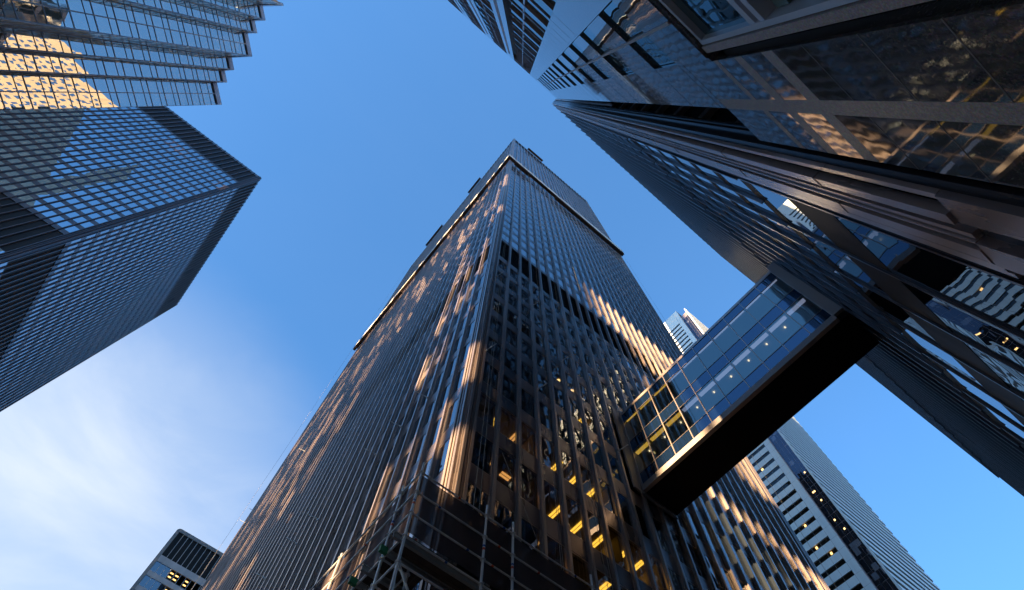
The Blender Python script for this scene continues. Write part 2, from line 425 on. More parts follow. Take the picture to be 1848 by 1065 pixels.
for x in (10.07, 11.41, 12.92): fixture(x, 14.9, ceil_z(0), AMBER, False, 0.6)
fixture(18.13, 14.6, ceil_z(3), TUBE, True, 0.7); fixture(12.7, 15.6, ceil_z(-1), TUBE, True, 0.8); fixture(17.2, 14.4, ceil_z(-1), TUBE); fixture(13.0, 14.6, ceil_z(-1), AMBER, True, 0.6)
for x in (16.2, 17.67, 19.15):
    b = MB(); b.tube((x, 14.62, ceil_z(4) - 0.05), (x, 14.62, ceil_z(4)), 0.14, 14); obj('ceiling_light', b, WARML, T)
PEND = lamp('pendant_glow', (1.0, 0.55, 0.12), 1.6)  # unseen pendants added to make the office ceilings glow
for (x, y, k) in ((9.6, 16.6, 1), (11.6, 16.9, 1), (17.0, 17.2, 0), (18.8, 17.0, 0), (16.6, 17.0, 1), (17.6, 16.8, -1), (20.2, 17.2, 0)):
    b = MB(); b.tube((x, y, ceil_z(k) - 0.75), (x, y, ceil_z(k) - 0.55), 0.22, 14); b.tube((x, y, ceil_z(k) - 0.55), (x, y, ceil_z(k) - 0.001), 0.01, 6); obj('added_pendant', b, PEND, T)
# small rope stand-offs fixed to the mullions
def bracket(F, s, z, ln=0.75):
    b = MB(); p = F.P(s, 0.2, z); q = F.P(s + 0.25, 0.2 + ln, z + 0.12)
    b.tube(p, q, 0.035, 8); b.tube(F.P(s, 0.1, z - 0.12), F.P(s, 0.3, z - 0.12), 0.05, 8); b.tube(F.P(s, 0.24, z - 0.14), p, 0.03, 6)
    obj('rope_bracket', b, STEEL, T)
for (x, z) in ((8.25, 34.3), (12.66, 34.2), (15.64, 42.4), (20.1, 42.6), (8.25, 50.0), (20.1, 34.2), (12.66, 50.0), (15.64, 74.0)): bracket(R_, x - X0, z)
for (y, z) in ((18.8, 34.5), (21.9, 34.6), (25.0, 34.7), (32.6, 34.7), (35.6, 34.7), (40.2, 34.7), (46.2, 34.7), (61.5, 74), (64.6, 74), (69.1, 74), (72.2, 74), (76.7, 74), (79.8, 74), (22.0, 74), (28, 74), (35.6, 74), (43.2, 74), (50.8, 74)): bracket(Lf, y - Y0, z, 0.9)

# ------------------------------------------------------------------ platform ring near the tower top
P_ = thing('work_platform', 'white sheeted work platform wrapped round the bronze tower below its top', 'platform', (26, 12.5, 144))
zb, zt, out = 143.6, 147.0, 1.05
b = MB()
b.box(X0 - out, X1 + 0.5, Y0 - out, Y0 - 0.32, zb, zb + 0.2); b.box(X0 - out, X0 - 0.32, Y0 - 0.32, Y1, zb, zb + 0.2)
obj('deck', b, BROWNST, P_)
b = MB(); a = X0 - out
while a < X1 + 0.4:
    h = zt + random.uniform(-0.5, 0.35); a1 = min(a + 1.49, X1 + 0.5)
    b.box(a + 0.02, a1 - 0.02, Y0 - out - 0.06, Y0 - out - 0.003, zb + 0.1, h); a += 1.49
obj('guard_sheet', b, WHITES, P_)
b = MB(); a = Y0 - out
while a < Y1 - 0.4:
    h = zt + random.uniform(-0.5, 0.35); a1 = min(a + 1.52, Y1)
    b.box(X0 - out - 0.06, X0 - out - 0.003, a + 0.02, a1 - 0.02, zb + 0.1, h); a += 1.52
obj('guard_sheet', b, WHITES, P_)
b = MB()
for k in range(0, 25, 2):
    x = X0 + SR[k]; b.box(x - 0.06, x + 0.06, Y0 - out, Y0 - 0.3, zb - 0.22, zb - 0.003)
for k in range(0, 45, 2):
    y = Y0 + SL[k]; b.box(X0 - out, X0 - 0.3, y - 0.06, y + 0.06, zb - 0.22, zb - 0.003)
obj('support_arm', b, BROWNST, P_)

def stage(label, x0, x1, y0, y1, z):
    t = thing('suspended_stage', label, 'hanging stage', ((x0 + x1) / 2, (y0 + y1) / 2, z), 'brown stages hung on the bronze tower')
    b = MB(); b.box(x0, x1, y0, y1, z, z + 0.18); obj('deck', b, BROWNST, t)
    b = MB()
    for zz in (z + 0.55, z + 1.05):
        for (p, q) in (((x0, y0), (x1, y0)), ((x1, y0), (x1, y1)), ((x1, y1), (x0, y1)), ((x0, y1), (x0, y0))):
            b.tube((*p, zz), (*q, zz), 0.035, 6)
    for (p, q) in ((x0, y0), (x1, y0), (x1, y1), (x0, y1)): b.tube((p, q, z + 0.18), (p, q, z + 1.1), 0.035, 6)
    obj('railing', b, BROWNST, t)
    b = MB(); along = (x1 - x0) > (y1 - y0)
    n = max(2, int(max(x1 - x0, y1 - y0) / 3))
    for k in range(n + 1):
        f = k / n
        if along: b.box(x0 + (x1 - x0) * f - 0.05, x0 + (x1 - x0) * f + 0.05, y0, y0 + 0.05, z - 0.5, z - 0.002)
        else: b.box(x0, x0 + 0.05, y0 + (y1 - y0) * f - 0.05, y0 + (y1 - y0) * f + 0.05, z - 0.5, z - 0.002)
    obj('kick_board', b, BROWNST, t)
stage('brown stage at roof level on the tower left side, nearer the corner', X0 - 1.1, X0 - 0.35, 33.5, 41.0, 221.5)
stage('brown stage at roof level on the tower left side, farther from the corner', X0 - 1.1, X0 - 0.35, 58.0, 69.0, 221.0)
stage('brown stage at roof level above the lane side of the bronze tower', 14.2, 21.6, Y0 - 1.1, Y0 - 0.35, 222.5)
stage('short brown stage under the white platform beside the tower corner', 8.6, 13.6, Y0 - 1.15, Y0 - 0.38, 140.6)
stage('long brown stage under the right half of the white platform', 22.0, 45.4, Y0 - 1.15, Y0 - 0.38, 140.8)
stage('brown stage under the white platform midway along the left side', X0 - 1.15, X0 - 0.38, 23.0, 31.5, 140.4)
stage('brown stage under the white platform at its far left end', X0 - 1.15, X0 - 0.38, 58.0, 79.5, 140.2)

def rope(label, pts, r=0.014):
    b = MB()
    for p, q in zip(pts[:-1], pts[1:]): b.tube(p, q, r, 6)
    tag(obj('hanging_rope', b, ROPEM), label, 'rope', 'ropes hanging down the bronze tower')
yr = Y0 - 0.75
rope('left one of two pale ropes in front of the first window column beside the corner', [(8.36, yr - 0.02, 140), (8.34, yr, 50), (8.33, yr, 19)])
rope('right one of two pale ropes in front of the first window column beside the corner', [(8.55, yr - 0.02, 140), (8.5, yr, 60), (8.5, yr, 33), (8.62, yr, 19)])
rope('pale rope crossing the fourth window column, nearer the corner', [(12.9, yr, 140), (12.93, yr, 30), (12.95, yr, 8)])
rope('pale rope crossing the fourth window column, farther from the corner', [(12.99, yr, 140), (13.02, yr, 42), (13.08, yr, 8)])
rope('pale rope left of the bridge, nearer the corner', [(15.6, yr, 140), (15.62, yr, 42), (15.7, yr, 6)])
rope('pale rope left of the bridge, nearer the bridge end', [(15.72, yr, 140), (15.8, yr, 42), (16.1, yr, 6)])
rope('slack rope slanting down to the scaffold guard rail', [(9.9, Y0 - 0.35, 24.6), (11.55, 12.45, 18.7)], 0.016)
rope('pale rope along the bridge end nearest the tower', [(20.4, yr, 140), (20.45, yr, 43), (20.5, yr, 5)])
rope('pale rope hanging clear off the far end of the long side', [(X0 - 1.2, Y1 - 0.3, 221), (X0 - 1.2, Y1 - 0.3, 10)], 0.018)
rope('pale rope hanging clear off the far right edge of the lane side', [(X1 + 0.55, Y0 - 0.6, 140), (X1 + 0.55, Y0 - 0.6, 30)], 0.012)

# ------------------------------------------------------------------ bridge
Bx0, Bx1, By0, By1, Bz0, Bz1 = 21.55, 24.5, -2.42, 13.28, 31.0, 40.25
B = thing('footbridge', 'two storey glazed footbridge with black underside spanning the lane between the dark buildings', 'bridge', (23, 5.4, 31))
b = MB()
b.box(Bx0 + 0.14, Bx1, By0 - 0.6, By1 + 0.1, Bz0, Bz0 + 0.5); obj('underside', b, SOFFIT, B)
b = MB(); b.box(Bx0 + 0.14, Bx1, By0, By1, Bz1 - 0.35, Bz1); obj('roof', b, SOFFIT, B)
b = MB(); b.box(Bx0 + 0.35, Bx1 - 0.2, By0, By1, 35.55, 36.3); obj('floor_slab', b, SLAB, B)
b = MB(); b.box(Bx0 - 0.16, Bx0 + 0.137, By0, By1, Bz0 - 0.02, Bz0 + 0.48); obj('ledge', b, GREYD, B)
b = MB(); b.box(Bx0 - 0.02, Bx0 + 0.137, By0, By1, Bz1 - 0.28, Bz1 + 0.03); obj('top_rail', b, BRONZE, B)
PALEC = painted('pale_ceiling', (0.62, 0.66, 0.68), 0.7, 0.3, 0.1)
for zc0 in (35.3, 39.55):
    b = MB(); b.box(Bx0 + 0.2, Bx1 - 0.3, By0, By1, zc0, zc0 + 0.247); obj('ceiling', b, PALEC, B)
SPG = mirror_glass('bridge_spandrel_glass', ior=2.3, nblind=0.0, cell=(50, 1.575, 50), body=(0.005, 0.014, 0.04), tint=(0.48, 0.68, 0.95), warp=0.006)
mys = [By1 - 0.02] + [11.78 - 1.578 * k for k in range(9)] + [By0 + 0.02]
zr = [31.55, 32.75, 35.25, 36.45, 38.95, 39.97]
for k, y in enumerate(mys):
    b = MB(); b.box(Bx0 - 0.05, Bx0 + 0.08, y - 0.028, y + 0.028, Bz0 + 0.484, Bz1 - 0.283); obj('mullion', b, BRONZE, B)
for zz in zr[1:-1]:
    for k in range(len(mys) - 1):
        b = MB(); b.box(Bx0 - 0.01, Bx0 + 0.05, mys[k + 1] + 0.03, mys[k] - 0.03, zz - 0.012, zz + 0.012); obj('transom', b, BRONZE, B)
for k in range(len(mys) - 1):
    for j in range(5):
        b = MB(); q = [(Bx0 + 0.02, mys[k] - 0.028, zr[j]), (Bx0 + 0.02, mys[k + 1] + 0.028, zr[j]), (Bx0 + 0.02, mys[k + 1] + 0.028, zr[j + 1]), (Bx0 + 0.02, mys[k] - 0.028, zr[j + 1])]
        b.quad(*q); obj('window_pane', b, BRIDGEG if j in (1, 3) else SPG, B)
b = MB()     # far side: glazed too, seen through the near panes
b.quad((Bx1 - 0.05, By0, Bz0 + 0.5), (Bx1 - 0.05, By1, Bz0 + 0.5), (Bx1 - 0.05, By1, Bz1 - 0.36), (Bx1 - 0.05, By0, Bz1 - 0.36))
obj('back_glazing', b, BRIDGEG, B)
for k in range(len(mys) - 1):
    y1, y0 = mys[k] - 0.06, mys[k + 1] + 0.16
    m = STRIPW if k < 3 else STRIP
    for zc in (35.296, 39.546):
        b = MB(); b.box(Bx0 + 0.24, Bx0 + 0.52, y0, y1, zc - 0.04, zc); obj('strip_light', b, m, B)
    if k < 9:
        b = MB(); yc = (mys[k] + mys[k + 1]) / 2 - 0.1; b.tube((22.45, yc, 35.20), (22.45, yc, 35.297), 0.055, 14); obj('downlight', b, DOWNL, B)
b = MB(); b.box(Bx0 - 0.06, Bx1 + 0.05, By1, By1 + 0.18, Bz0 - 0.25, Bz1 + 0.5); b.box(Bx0 - 0.9, Bx0 - 0.063, By1 + 0.02, By1 + 0.16, Bz0 - 0.2, Bz1 + 0.35); obj('tower_collar', b, GREYD, B)
b = MB(); b.box(Bx0 - 0.06, Bx1 + 0.05, -3.05, By0 - 0.002, Bz0 + 0.5, Bz1 + 0.6); obj('wall_collar', b, GREYD, B)

# ------------------------------------------------------------------ left tower
T2 = thing('office_tower', 'black gridded tower at left, its far roof corner pointing into the open sky', 'tower', (-67, 102, 0))
A0 = (-49.0, 73.0); H2 = 182.0
FA = Face(A0, (-1, 0), (0, -1)); FB = Face(A0, (0, 1), (1, 0))
LA, LB = 45.0, 57.5
w2 = MB(); w2.box(A0[0] - LA + 0.3, A0[0] - 0.3, A0[1] + 0.3, A0[1] + LB - 0.3, 0, H2 - 0.5); obj('wall', w2, CORE, T2)
fl2 = []; z = 12.0
while z < 88: fl2.append((z, z + 2.6)); z += 3.9
z = 102.4
while z < 165: fl2.append((z, z + 2.6)); z += 3.9
lou = [(88.6, 101.0), (168.5, 180.6)]
sp = MB(); lv = MB()
bands = sorted(fl2 + lou)
for F, LN in ((FA, LA), (FB, LB)):
    prev = 0
    for (s0, h0) in bands: F.box(sp, 0.05, LN, -0.28, 0, prev, s0); prev = h0
    F.box(sp, 0.05, LN, -0.28, 0, prev, H2)
    for (s0, h0) in lou:
        lv = MB(); F.box(lv, 0.1, LN - 0.1, -0.28, -0.16, s0, h0); obj('louvre_band', lv, LOUVRE, T2)
obj('spandrel_panel', sp, BRONZEL, T2)
S2 = [0.85 + 1.55 * k for k in range(28)]; S3 = [1.0 + 1.52 * k for k in range(38)]
mullions(T2, FA, S2, ibeam('mullion', FA, 0, H2 - 0.05, BRONZEL, 0.2, 0.075))
mullions(T2, FB, S3, ibeam('mullion', FB, 0, H2 - 0.05, BRONZEL, 0.2, 0.075))
qs = []
for F, SS in ((FA, S2), (FB, S3)):
    for i in range(len(SS) - 1):
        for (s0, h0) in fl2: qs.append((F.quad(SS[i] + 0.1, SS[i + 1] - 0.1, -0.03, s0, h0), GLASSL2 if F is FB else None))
windows(T2, qs, GLASSL)
cc = MB(); cc.box(A0[0] - 0.7, A0[0] - 0.02, A0[1] + 0.02, A0[1] + 0.85, 0, H2)
for d in (0.08, 0.38): cc.box(A0[0] - d - 0.12, A0[0] - d, A0[1] - 0.24, A0[1] + 0.02, 0, H2 - 0.05); cc.box(A0[0] - 0.02, A0[0] + 0.24, A0[1] + d, A0[1] + d + 0.12, 0, H2 - 0.05)
obj('corner_column', cc, BRONZEL, T2)

# ------------------------------------------------------------------ gold glass building (sawtooth plan)
K = 0.50; kg = K / 0.655
pl = [(-69.5, 60.75), (-73.88, 56.1), (-71.5, 54.0), (-73.7, 51.6), (-71.6, 49.55), (-73.9, 47.04), (-69.3, 42.8), (-73.6, 38.2), (-71.4, 36.3), (-73.7, 34.0), (-71.3, 31.8), (-73.9, 29.1), (-69.2, 25.1)]
pl = [(x * K, y * K) for x, y in pl]; HG = 1.6 + 178.4 * K
G = thing('glass_building', 'gold and blue glass building at upper left with a sawtooth edge', 'building', (-60 * K * 1.3, 40 * K, 0))
bw = MB(); n = len(pl)
# dark body set back behind the glass
inn = [(x - 0.35, y) for x, y in pl]
back = [(-52.0, pl[-1][1]), (-52.0, pl[0][1])]
ring = inn + back; i0 = len(bw.v)
bw.v += [(x, y, 0) for x, y in ring] + [(x, y, HG - 0.3) for x, y in ring]; nr = len(ring)
for k in range(nr): bw.f.append((i0 + k, i0 + nr + k, i0 + nr + (k + 1) % nr, i0 + (k + 1) % nr))
bw.f.append(tuple(i0 + nr + k for k in range(nr))[::-1])
obj('wall', bw, CORE, G)
qs = []
fz = []; z = 2.0
while z < HG - 6.5 * kg: fz.append(z); z += 3.93 * kg
for k in range(n - 1):
    p, q = pl[k], pl[k + 1]; ux, uy = q[0] - p[0], q[1] - p[1]; ln = hypot(ux, uy)
    nx, ny = -uy / ln, ux / ln
    if nx < 0 and k % 2 == 0: nx, ny = -nx, -ny
    if k % 2 == 0 and nx < 0: nx, ny = -nx, -ny
    if k % 2 == 1: nx, ny = (-abs(uy) / ln, -abs(ux) / ln) if False else ((uy / ln, -ux / ln) if True else (0, 0))
    # outward: to the right of travel for a ring walked clockwise
    ox, oy = uy / ln, -ux / ln
    if ox * 1.0 + oy * (-0.3) < 0: ox, oy = -ox, -oy
    F = Face(p, (ux, uy), (ox, oy))
    nb = 2 if ln > 3.4 * kg else 1
    fr = MB()
    pd = 0.05 if k % 2 == 0 else 0.006
    for c in range(nb + 1):
        a = ln * c / nb; a0, a1 = max(0.0, a - 0.05), min(ln, a + 0.05)
        F.box(fr, a0, a1, -0.12, pd, 0, HG - 1.6 * kg)
    for z in fz + [fz[-1] + 3.93 * kg]:
        F.box(fr, 0, ln, -0.12, pd * 0.6, z - 0.045, z + 0.045); F.box(fr, 0, ln, -0.12, pd * 0.5, z + 2.46 * kg, z + 2.46 * kg + 0.045)
    obj('window_frame', fr, BLUEFR, G)
    cp = MB(); F.box(cp, 0, ln, -0.3, 0.05, HG - 1.6 * kg, HG); obj('parapet', cp, BLUEFR, G)
    for z in fz + [fz[-1] + 3.93 * kg]:
        for c in range(nb):
            a0, a1 = ln * c / nb + 0.05, ln * (c + 1) / nb - 0.05
            zz = min(z + 3.88 * kg, HG - 1.6 * kg)
            qs.append((F.quad(a0, a1, -0.02, z + 0.045, z + 2.46 * kg), None))
            if zz > z + 2.7 * kg: qs.append((F.quad(a0, a1, -0.02, z + 2.46 * kg + 0.045, zz), None))
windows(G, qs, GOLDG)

# ------------------------------------------------------------------ right tower
T4 = thing('office_tower', 'dark ribbed tower at right with deep fins, joined to the footbridge', 'tower', (33, -20, 0))
FX, FY, H4 = 6.1, -3.22, 129.0
W4 = 53.6
N4 = Face((FX, FY), (1, 0), (0, 1)); M4 = Face((FX, FY), (0, -1), (-1, 0))
b = MB(); b.box(FX + 0.55, FX + W4, -12, FY - 0.75, 0, H4 - 0.4); obj('wall', b, CORE, T4)
fl4 = [(10.6, 17.3), (20.2, 23.4), (24.4, 27.3), (28.3, 31.2), (32.2, 35.1), (36.1, 39.0), (40.0, 42.9), (43.9, 46.8)]
z = 49.6
while z < H4 - 9: fl4.append((z, z + 2.7)); z += 3.9
sp = MB(); prev = 0
for (s0, h0) in fl4: N4.box(sp, 1.9, W4, -0.7, -0.012, prev, s0); prev = h0
N4.box(sp, 1.9, W4, -0.7, -0.012, prev, H4)
prev = 49.0
for (s0, h0) in fl4:
    if s0 > 49: M4.box(sp, 0.75, 8.5, -0.4, -0.03, prev, s0); prev = h0
M4.box(sp, 0.75, 8.5, -0.4, -0.03, prev, H4)
obj('spandrel_panel', sp, LOUVRE, T4)
lv = MB(); M4.box(lv, 0.75, 8.5, -0.5, -0.35, 0, 49)
obj('louvre_band', lv, LOUVRE, T4)
for z in (21.0, 25.3, 29.3, 33.2, 37.2, 41.0, 45.0):
    b = MB(); M4.box(b, 0.75, 8.5, -0.34, -0.06, z, z + 0.55); obj('floor_beam', b, BRONZE, T4)
# corner column with stacked mouldings
b = MB()
N4.box(b, -0.05, 2.15, -0.7, 0.0, 0, H4)
mould = [(-0.05, 0.10, 0.10), (0.36, 0.62, 0.20), (0.95, 1.08, 0.12), (1.12, 1.16, 0.17), (1.30, 1.62, 0.20), (1.84, 1.98, 0.12), (2.10, 2.22, 0.07)]
for a in (0.1, 0.45, 0.62): M4.box(b, a, a + 0.09, -0.1, 0.14, 0, H4 - 0.1)
M4.box(b, 0.0, 0.75, -0.5, 0.02, 0, H4)
obj('corner_column', b, painted('shaded_column', (0.05, 0.045, 0.05), 0.25, 0.8, 0.2, 0.3), T4)  # black puts the shade between the mouldings into the colour
TAUPE = painted('taupe_highlight', (0.50, 0.40, 0.38), 0.28, 0.8, 0.2, 0.5)  # paler base paints the highlights on the mouldings
for (a0, a1, d) in mould:
    b = MB(); N4.box(b, a0, a1, -0.02, d, 10.6, H4 - 0.1); obj('column_moulding', b, TAUPE, T4)
for (a0, a1, d) in ((-0.05, 0.62, 0.14), (1.12, 1.72, 0.18)):
    b = MB(); N4.box(b, a0, a1, -0.02, d, 0, 10.57); obj('column_casing', b, BRONZE2, T4)
for z in (14.9, 21.3, 30.0, 41.0):
    for (a0, a1, d) in ((0.34, 0.64, 0.215), (1.28, 1.64, 0.215)):
        b = MB(); N4.box(b, a0, a1, -0.02, d, z, z + 0.05); obj('joint_cover', b, BRONZE2, T4)
SLo = [2.5 + 2.97 * k for k in range(18)]
SUp = [2.5 + 1.485 * k for k in range(35)]
G4 = Face((0, 0), N4.u, N4.n)
def slim(z0, z1, d):
    me = MB(); G4.box(me, -0.045, 0.045, -0.3, 0.0, z0, z1); G4.box(me, -0.02, 0.02, 0.0, d - 0.015, z0, z1); G4.box(me, -0.045, 0.045, d - 0.015, d, z0, z1)
    return me.mesh('mullion', BRONZEL)
mullions(T4, N4, SLo, slim(10.6, 24.0, 0.06))
mullions(T4, N4, SUp, slim(24.003, 47.6, 0.13))
me = ibeam('mullion', N4, 47.65, H4 + 0.15, BRONZEL, 0.24, 0.08, 0.03, 0.09, 0.3)
mullions(T4, N4, SUp, me)
me = ibeam('mullion', M4, 49.0, H4, BRONZE, 0.2)
mullions(T4, M4, [1.0 + 1.5 * k for k in range(4)], me)
qs = []
for (s0, h0) in fl4:
    SS = SLo if s0 < 24 else SUp
    for i in range(len(SS) - 1): qs.append((N4.quad(SS[i] + 0.12, SS[i + 1] - 0.12, -0.025, s0, h0), None))
    if s0 > 49:
        for i in range(3): qs.append((M4.quad(1.1 + 1.5 * i, 2.4 + 1.5 * i, -0.2, s0, h0), None))
windows(T4, qs, GLASSR)
b = MB(); N4.box(b, 2.4, W4, -0.74, -0.715, 10.6, 18.0); obj('lobby_wall', b, SLAB, T4)
b = MB(); N4.box(b, 2.4, W4, -0.2, -0.06, 12.4, 12.56); obj('transom', b, BRONZE, T4)
b = MB(); N4.box(b, 0, W4, -0.7, 0.05, H4 - 0.05, H4 + 0.3) if False else N4.box(b, 0.1, W4, -0.7, -0.28, H4 + 0.003, H4 + 0.3); obj('parapet', b, BRONZE, T4)

# ------------------------------------------------------------------ polished granite building
T5 = thing('stone_building', 'polished dark granite building overhead at upper right, mirroring the windows opposite', 'building', (-12, -18, 0))
GY = -3.3; H5 = 93.4
N5 = Face((0, GY), (1, 0), (0, 1))
b = MB(); b.box(-20, 4.42, -32, GY - 0.45, 17.3, H5 - 0.4); b.box(-20, 5.70, -32, GY - 0.5, 0, 17.3); obj('wall', b, CORE, T5)
gw = MB()      # granite skin
N5.box(gw, 2.70, 4.42, -0.45, 0, 17.35, 92.6)
N5.box(gw, 0.22, 4.42, -0.45, 0, 92.6, H5)
N5.box(gw, 0.30, 2.70, -0.45, 0, 15.25, 17.75)
z = 20.45
wz = [(17.75, 20.45), (23.6, 26.3), (29.0, 31.7)]
while wz[-1][1] < 84: wz.append((wz[-1][0] + 5.6, wz[-1][1] + 5.6))
for k, (s0, h0) in enumerate(wz):
    top = wz[k + 1][0] if k + 1 < len(wz) else 92.6
    N5.box(gw, 0.30, 2.70, -0.45, 0, h0, top)
N5.box(gw, 4.44, 5.72, -0.45, 0, 0, 17.3); N5.box(gw, 2.80, 4.06, -0.45, 0, 0, 17.3)
N5.box(gw, 2.70, 2.797, -0.45, 0, 15.1, 17.3)
obj('granite_wall', gw, GRAN, T5)
lb = MB()      # flamed (matt) bands and reveals
N5.box(lb, 4.062, 4.438, -0.45, 0.003, 0, 17.3)
for (z0, z1) in ((11.95, 12.4), (13.35, 13.75), (14.72, 15.0)):
    N5.box(lb, 2.803, 4.06, -0.1, 0.003, z0, z1); N5.box(lb, 4.44, 5.718, -0.1, 0.003, z0, z1)
N5.box(lb, 1.49, 1.57, -0.3, 0.03, 15.3, 90)
N5.box(lb, 2.42, 2.60, -0.6, -0.05, 0, 15.1)
obj('matt_band', lb, GRANL, T5)
pr = MB()
for (a0, a1) in ((-1.12, 0.28), (-5.6, -4.2), (-9.7, -8.2), (-14.0, -12.4), (-18.4, -16.8), (-20.6, -19.8)):
    N5.box(pr, a0, a1, -0.6, 0.002, 15.3, H5)
obj('stone_pier', pr, STONEB, T5)
bs = MB()
for (a0, a1) in ((-5.15, -4.8), (-9.1, -8.75), (-13.4, -13.0), (-17.8, -17.4)): N5.box(bs, a0, a1, -0.1, 0.006, 20, 86.5)
obj('brown_inlay', bs, BROWNS, T5)
# open joints between slabs
JM = painted('joint', (0.10, 0.105, 0.11), 0.5)
def joint(a0, a1, z):
    d = MB(); N5.box(d, a0, a1, -0.02, 0.0045, z - 0.011, z + 0.011); obj('slab_joint', d, JM, T5)
for z in (9.4, 7.9, 6.2, 4.6, 10.9): joint(2.80, 4.05, z); joint(4.45, 5.72, z)
for (s0, h0) in wz: joint(2.72, 4.42, s0); joint(2.72, 4.42, h0)
z = 27.0
while z < H5: joint(-1.12, 0.28, z); z += 1.95
qs = []
for (s0, h0) in wz:
    qs.append((N5.quad(0.33, 1.46, -0.10, s0, h0), None)); qs.append((N5.quad(1.58, 2.68, -0.10, s0, h0), None))
sla = MB(); dk = MB()
for (a0, a1) in ((-4.2, -1.12), (-8.2, -5.6), (-12.4, -9.7), (-16.8, -14.0), (-19.8, -18.4)):
    am = (a0 + a1) / 2
    N5.box(dk, a0, a1, -0.6, -0.45, 15.3, H5); N5.box(sla, a0, a1, -0.45, 0.004, 92.4, H5); N5.box(sla, a0, a1, -0.45, 0.004, 87.6, 88.4)
    z = 18.0
    while z < 84:
        for (c0, c1) in ((a0 + (0.55 if a0 == -4.2 else 0.06), am - 0.05), (am + 0.05, a1 - 0.03)): qs.append((N5.quad(c0, c1, -0.16, z, z + 2.9), None)); qs.append((N5.quad(c0, c1, -0.08, z + 3.05, z + 5.5), None))
        N5.box(sla, a0 + 0.5, a1, -0.3, -0.02, z + 2.9, z + 3.05); N5.box(sla, a0 + 0.5, a1, -0.3, -0.02, z + 5.5, z + 5.62)
        z += 5.62
    N5.box(sla, am - 0.05, am + 0.05, -0.3, -0.05, 15.3, 87.6)
obj('window_bay', dk, LOUVRE, T5); obj('blade', sla, BRONZE2, T5)
GGL = mirror_glass('granite_building_glass', ior=4.0, nblind=0.0, cell=(1.3, 5, 5.6), warp=0.014, wscale=0.9, tint=(0.75, 0.95, 1.0), body=(0.01, 0.03, 0.04))
# shop front glazing low down
qs.append((N5.quad(0.2, 2.28, -0.25, 12.25, 14.95), None)); qs.append((N5.quad(-3.0, 0.05, -0.25, 12.25, 14.95), None))
windows(T5, qs, GGL, hidden=lambda q: q[0][0] < -22)
sf = MB()
N5.box(sf, 2.28, 2.40, -0.4, -0.1, 0, 15.1); N5.box(sf, -8, 2.28, -0.4, -0.12, 12.0, 12.22); N5.box(sf, -8, 2.28, -0.4, -0.12, 11.6, 11.8); N5.box(sf, -8, 2.28, -0.4, -0.12, 14.98, 15.14); N5.box(sf, 0.07, 0.18, -0.4, -0.12, 12.22, 14.98)
obj('shopfront_frame', sf, BLUEFR, T5)
lvb = MB(); z = 5.0
GRNP = painted('green_glass_panel', (0.10, 0.16, 0.15), 0.25)
while z < 11.4:
    N5.box(lvb, -6, 2.26, -0.38, -0.30, z, z + 0.42); z += 0.75
obj('louvre_blade', lvb, GRNP, T5)
lvb = MB(); N5.box(lvb, -8, 2.26, -0.5, -0.42, 0, 15.2); N5.box(lvb, 2.602, 2.78, -0.6, -0.3, 0, 15.1); obj('shopfront_recess', lvb, LOUVRE, T5)

# ------------------------------------------------------------------ small tower, lower left
T6 = thing('office_tower', 'small brown and grey tower with rounded top corner at lower left, behind the bronze tower', 'tower', (20, 145, 0))
F6 = Face((-0.6, 130), (1, 0), (0, -1)); H6 = 108.6; L6 = 44
b = MB()
b.box(-0.3, L6 - 0.3, 130.3, 158, 0, H6 - 0.7); obj('wall', b, CORE, T6)
b = MB(); r = 0.9
pts = [(0, 0), (0.75, 0), (0.75, H6 - 0.95), (L6, H6 - 0.95), (L6, H6)]
arc = [(r - r * sin(t * pi / 16), H6 - r + r * cos(t * pi / 16)) for t in range(0, 9)]
pts += arc; d0, d1 = -2.0, 0.12; i0 = 0
ring = pts
b.v = [F6.P(a, d1, z) for a, z in ring] + [F6.P(a, d0, z) for a, z in ring]; nr = len(ring)
b.f.append((0, 1, 2, nr - 1)); 
b.f.append(tuple([2, 3, 4] + list(range(5, nr))))
for k in range(nr): b.f.append((k, (k + 1) % nr, nr + (k + 1) % nr, nr + k)[::-1])
obj('surround', b, GREYD, T6)
b = MB(); F6.box(b, 0.75, L6, -0.3, -0.15, 100.6, H6 - 0.95); obj('louvre_band', b, LOUVRE, T6)
b = MB(); fl6 = []; top = 99.0
b_ = [(100.6, 99.0)]
z = 99.0
F6.box(b, 0.75, L6, -0.3, 0, 98.9, 100.6)
while z > 40:
    fl6.append((z - 2.75, z - 0.1)); F6.box(b, 0.75, L6, -0.3, 0, z - 4.0, z - 2.75); z -= 3.9
b2 = MB()
for (s0, h0) in fl6: pass
obj('spandrel_panel', b, GREYP, T6)
S6 = [0.78 + 1.27 * k for k in range(1, 34)]
me = MB(); G6 = Face((0, 0), F6.u, F6.n); G6.box(me, -0.06, 0.06, -0.1, 0.1, 30, H6 - 0.96); me = me.mesh('mullion', GREYP)
mullions(T6, F6, S6, me)
SS = [0.75] + S6; qs = []; k6 = []
BLUEG = mirror_glass('blue_glass', ior=3.0, nblind=0.0, cell=(1.27, 5, 3.9), warp=0.01)
CLR6 = clear_glass('small_tower_glass', ior=1.35, tint=(0.75, 0.7, 0.6), cell=(1.27, 5, 3.9))
for i in range(len(SS) - 1):
    for j, (s0, h0) in enumerate(fl6):
        lit = i >= 3 - (j > 1) * 0 
        qs.append((F6.quad(SS[i] + 0.05, SS[i + 1] - 0.05, -0.12, s0, h0), CLR6 if lit else BLUEG))
windows(T6, qs, BLUEG, hidden=lambda q: q[0][0] > 16)
bl = MB()
for j, (s0, h0) in enumerate(fl6[:4]):
    F6.box(bl, 3.5, 20, -0.34, -0.30, s0 - 0.2, h0 + 0.1)
obj('blind', bl, CEIL, T6)
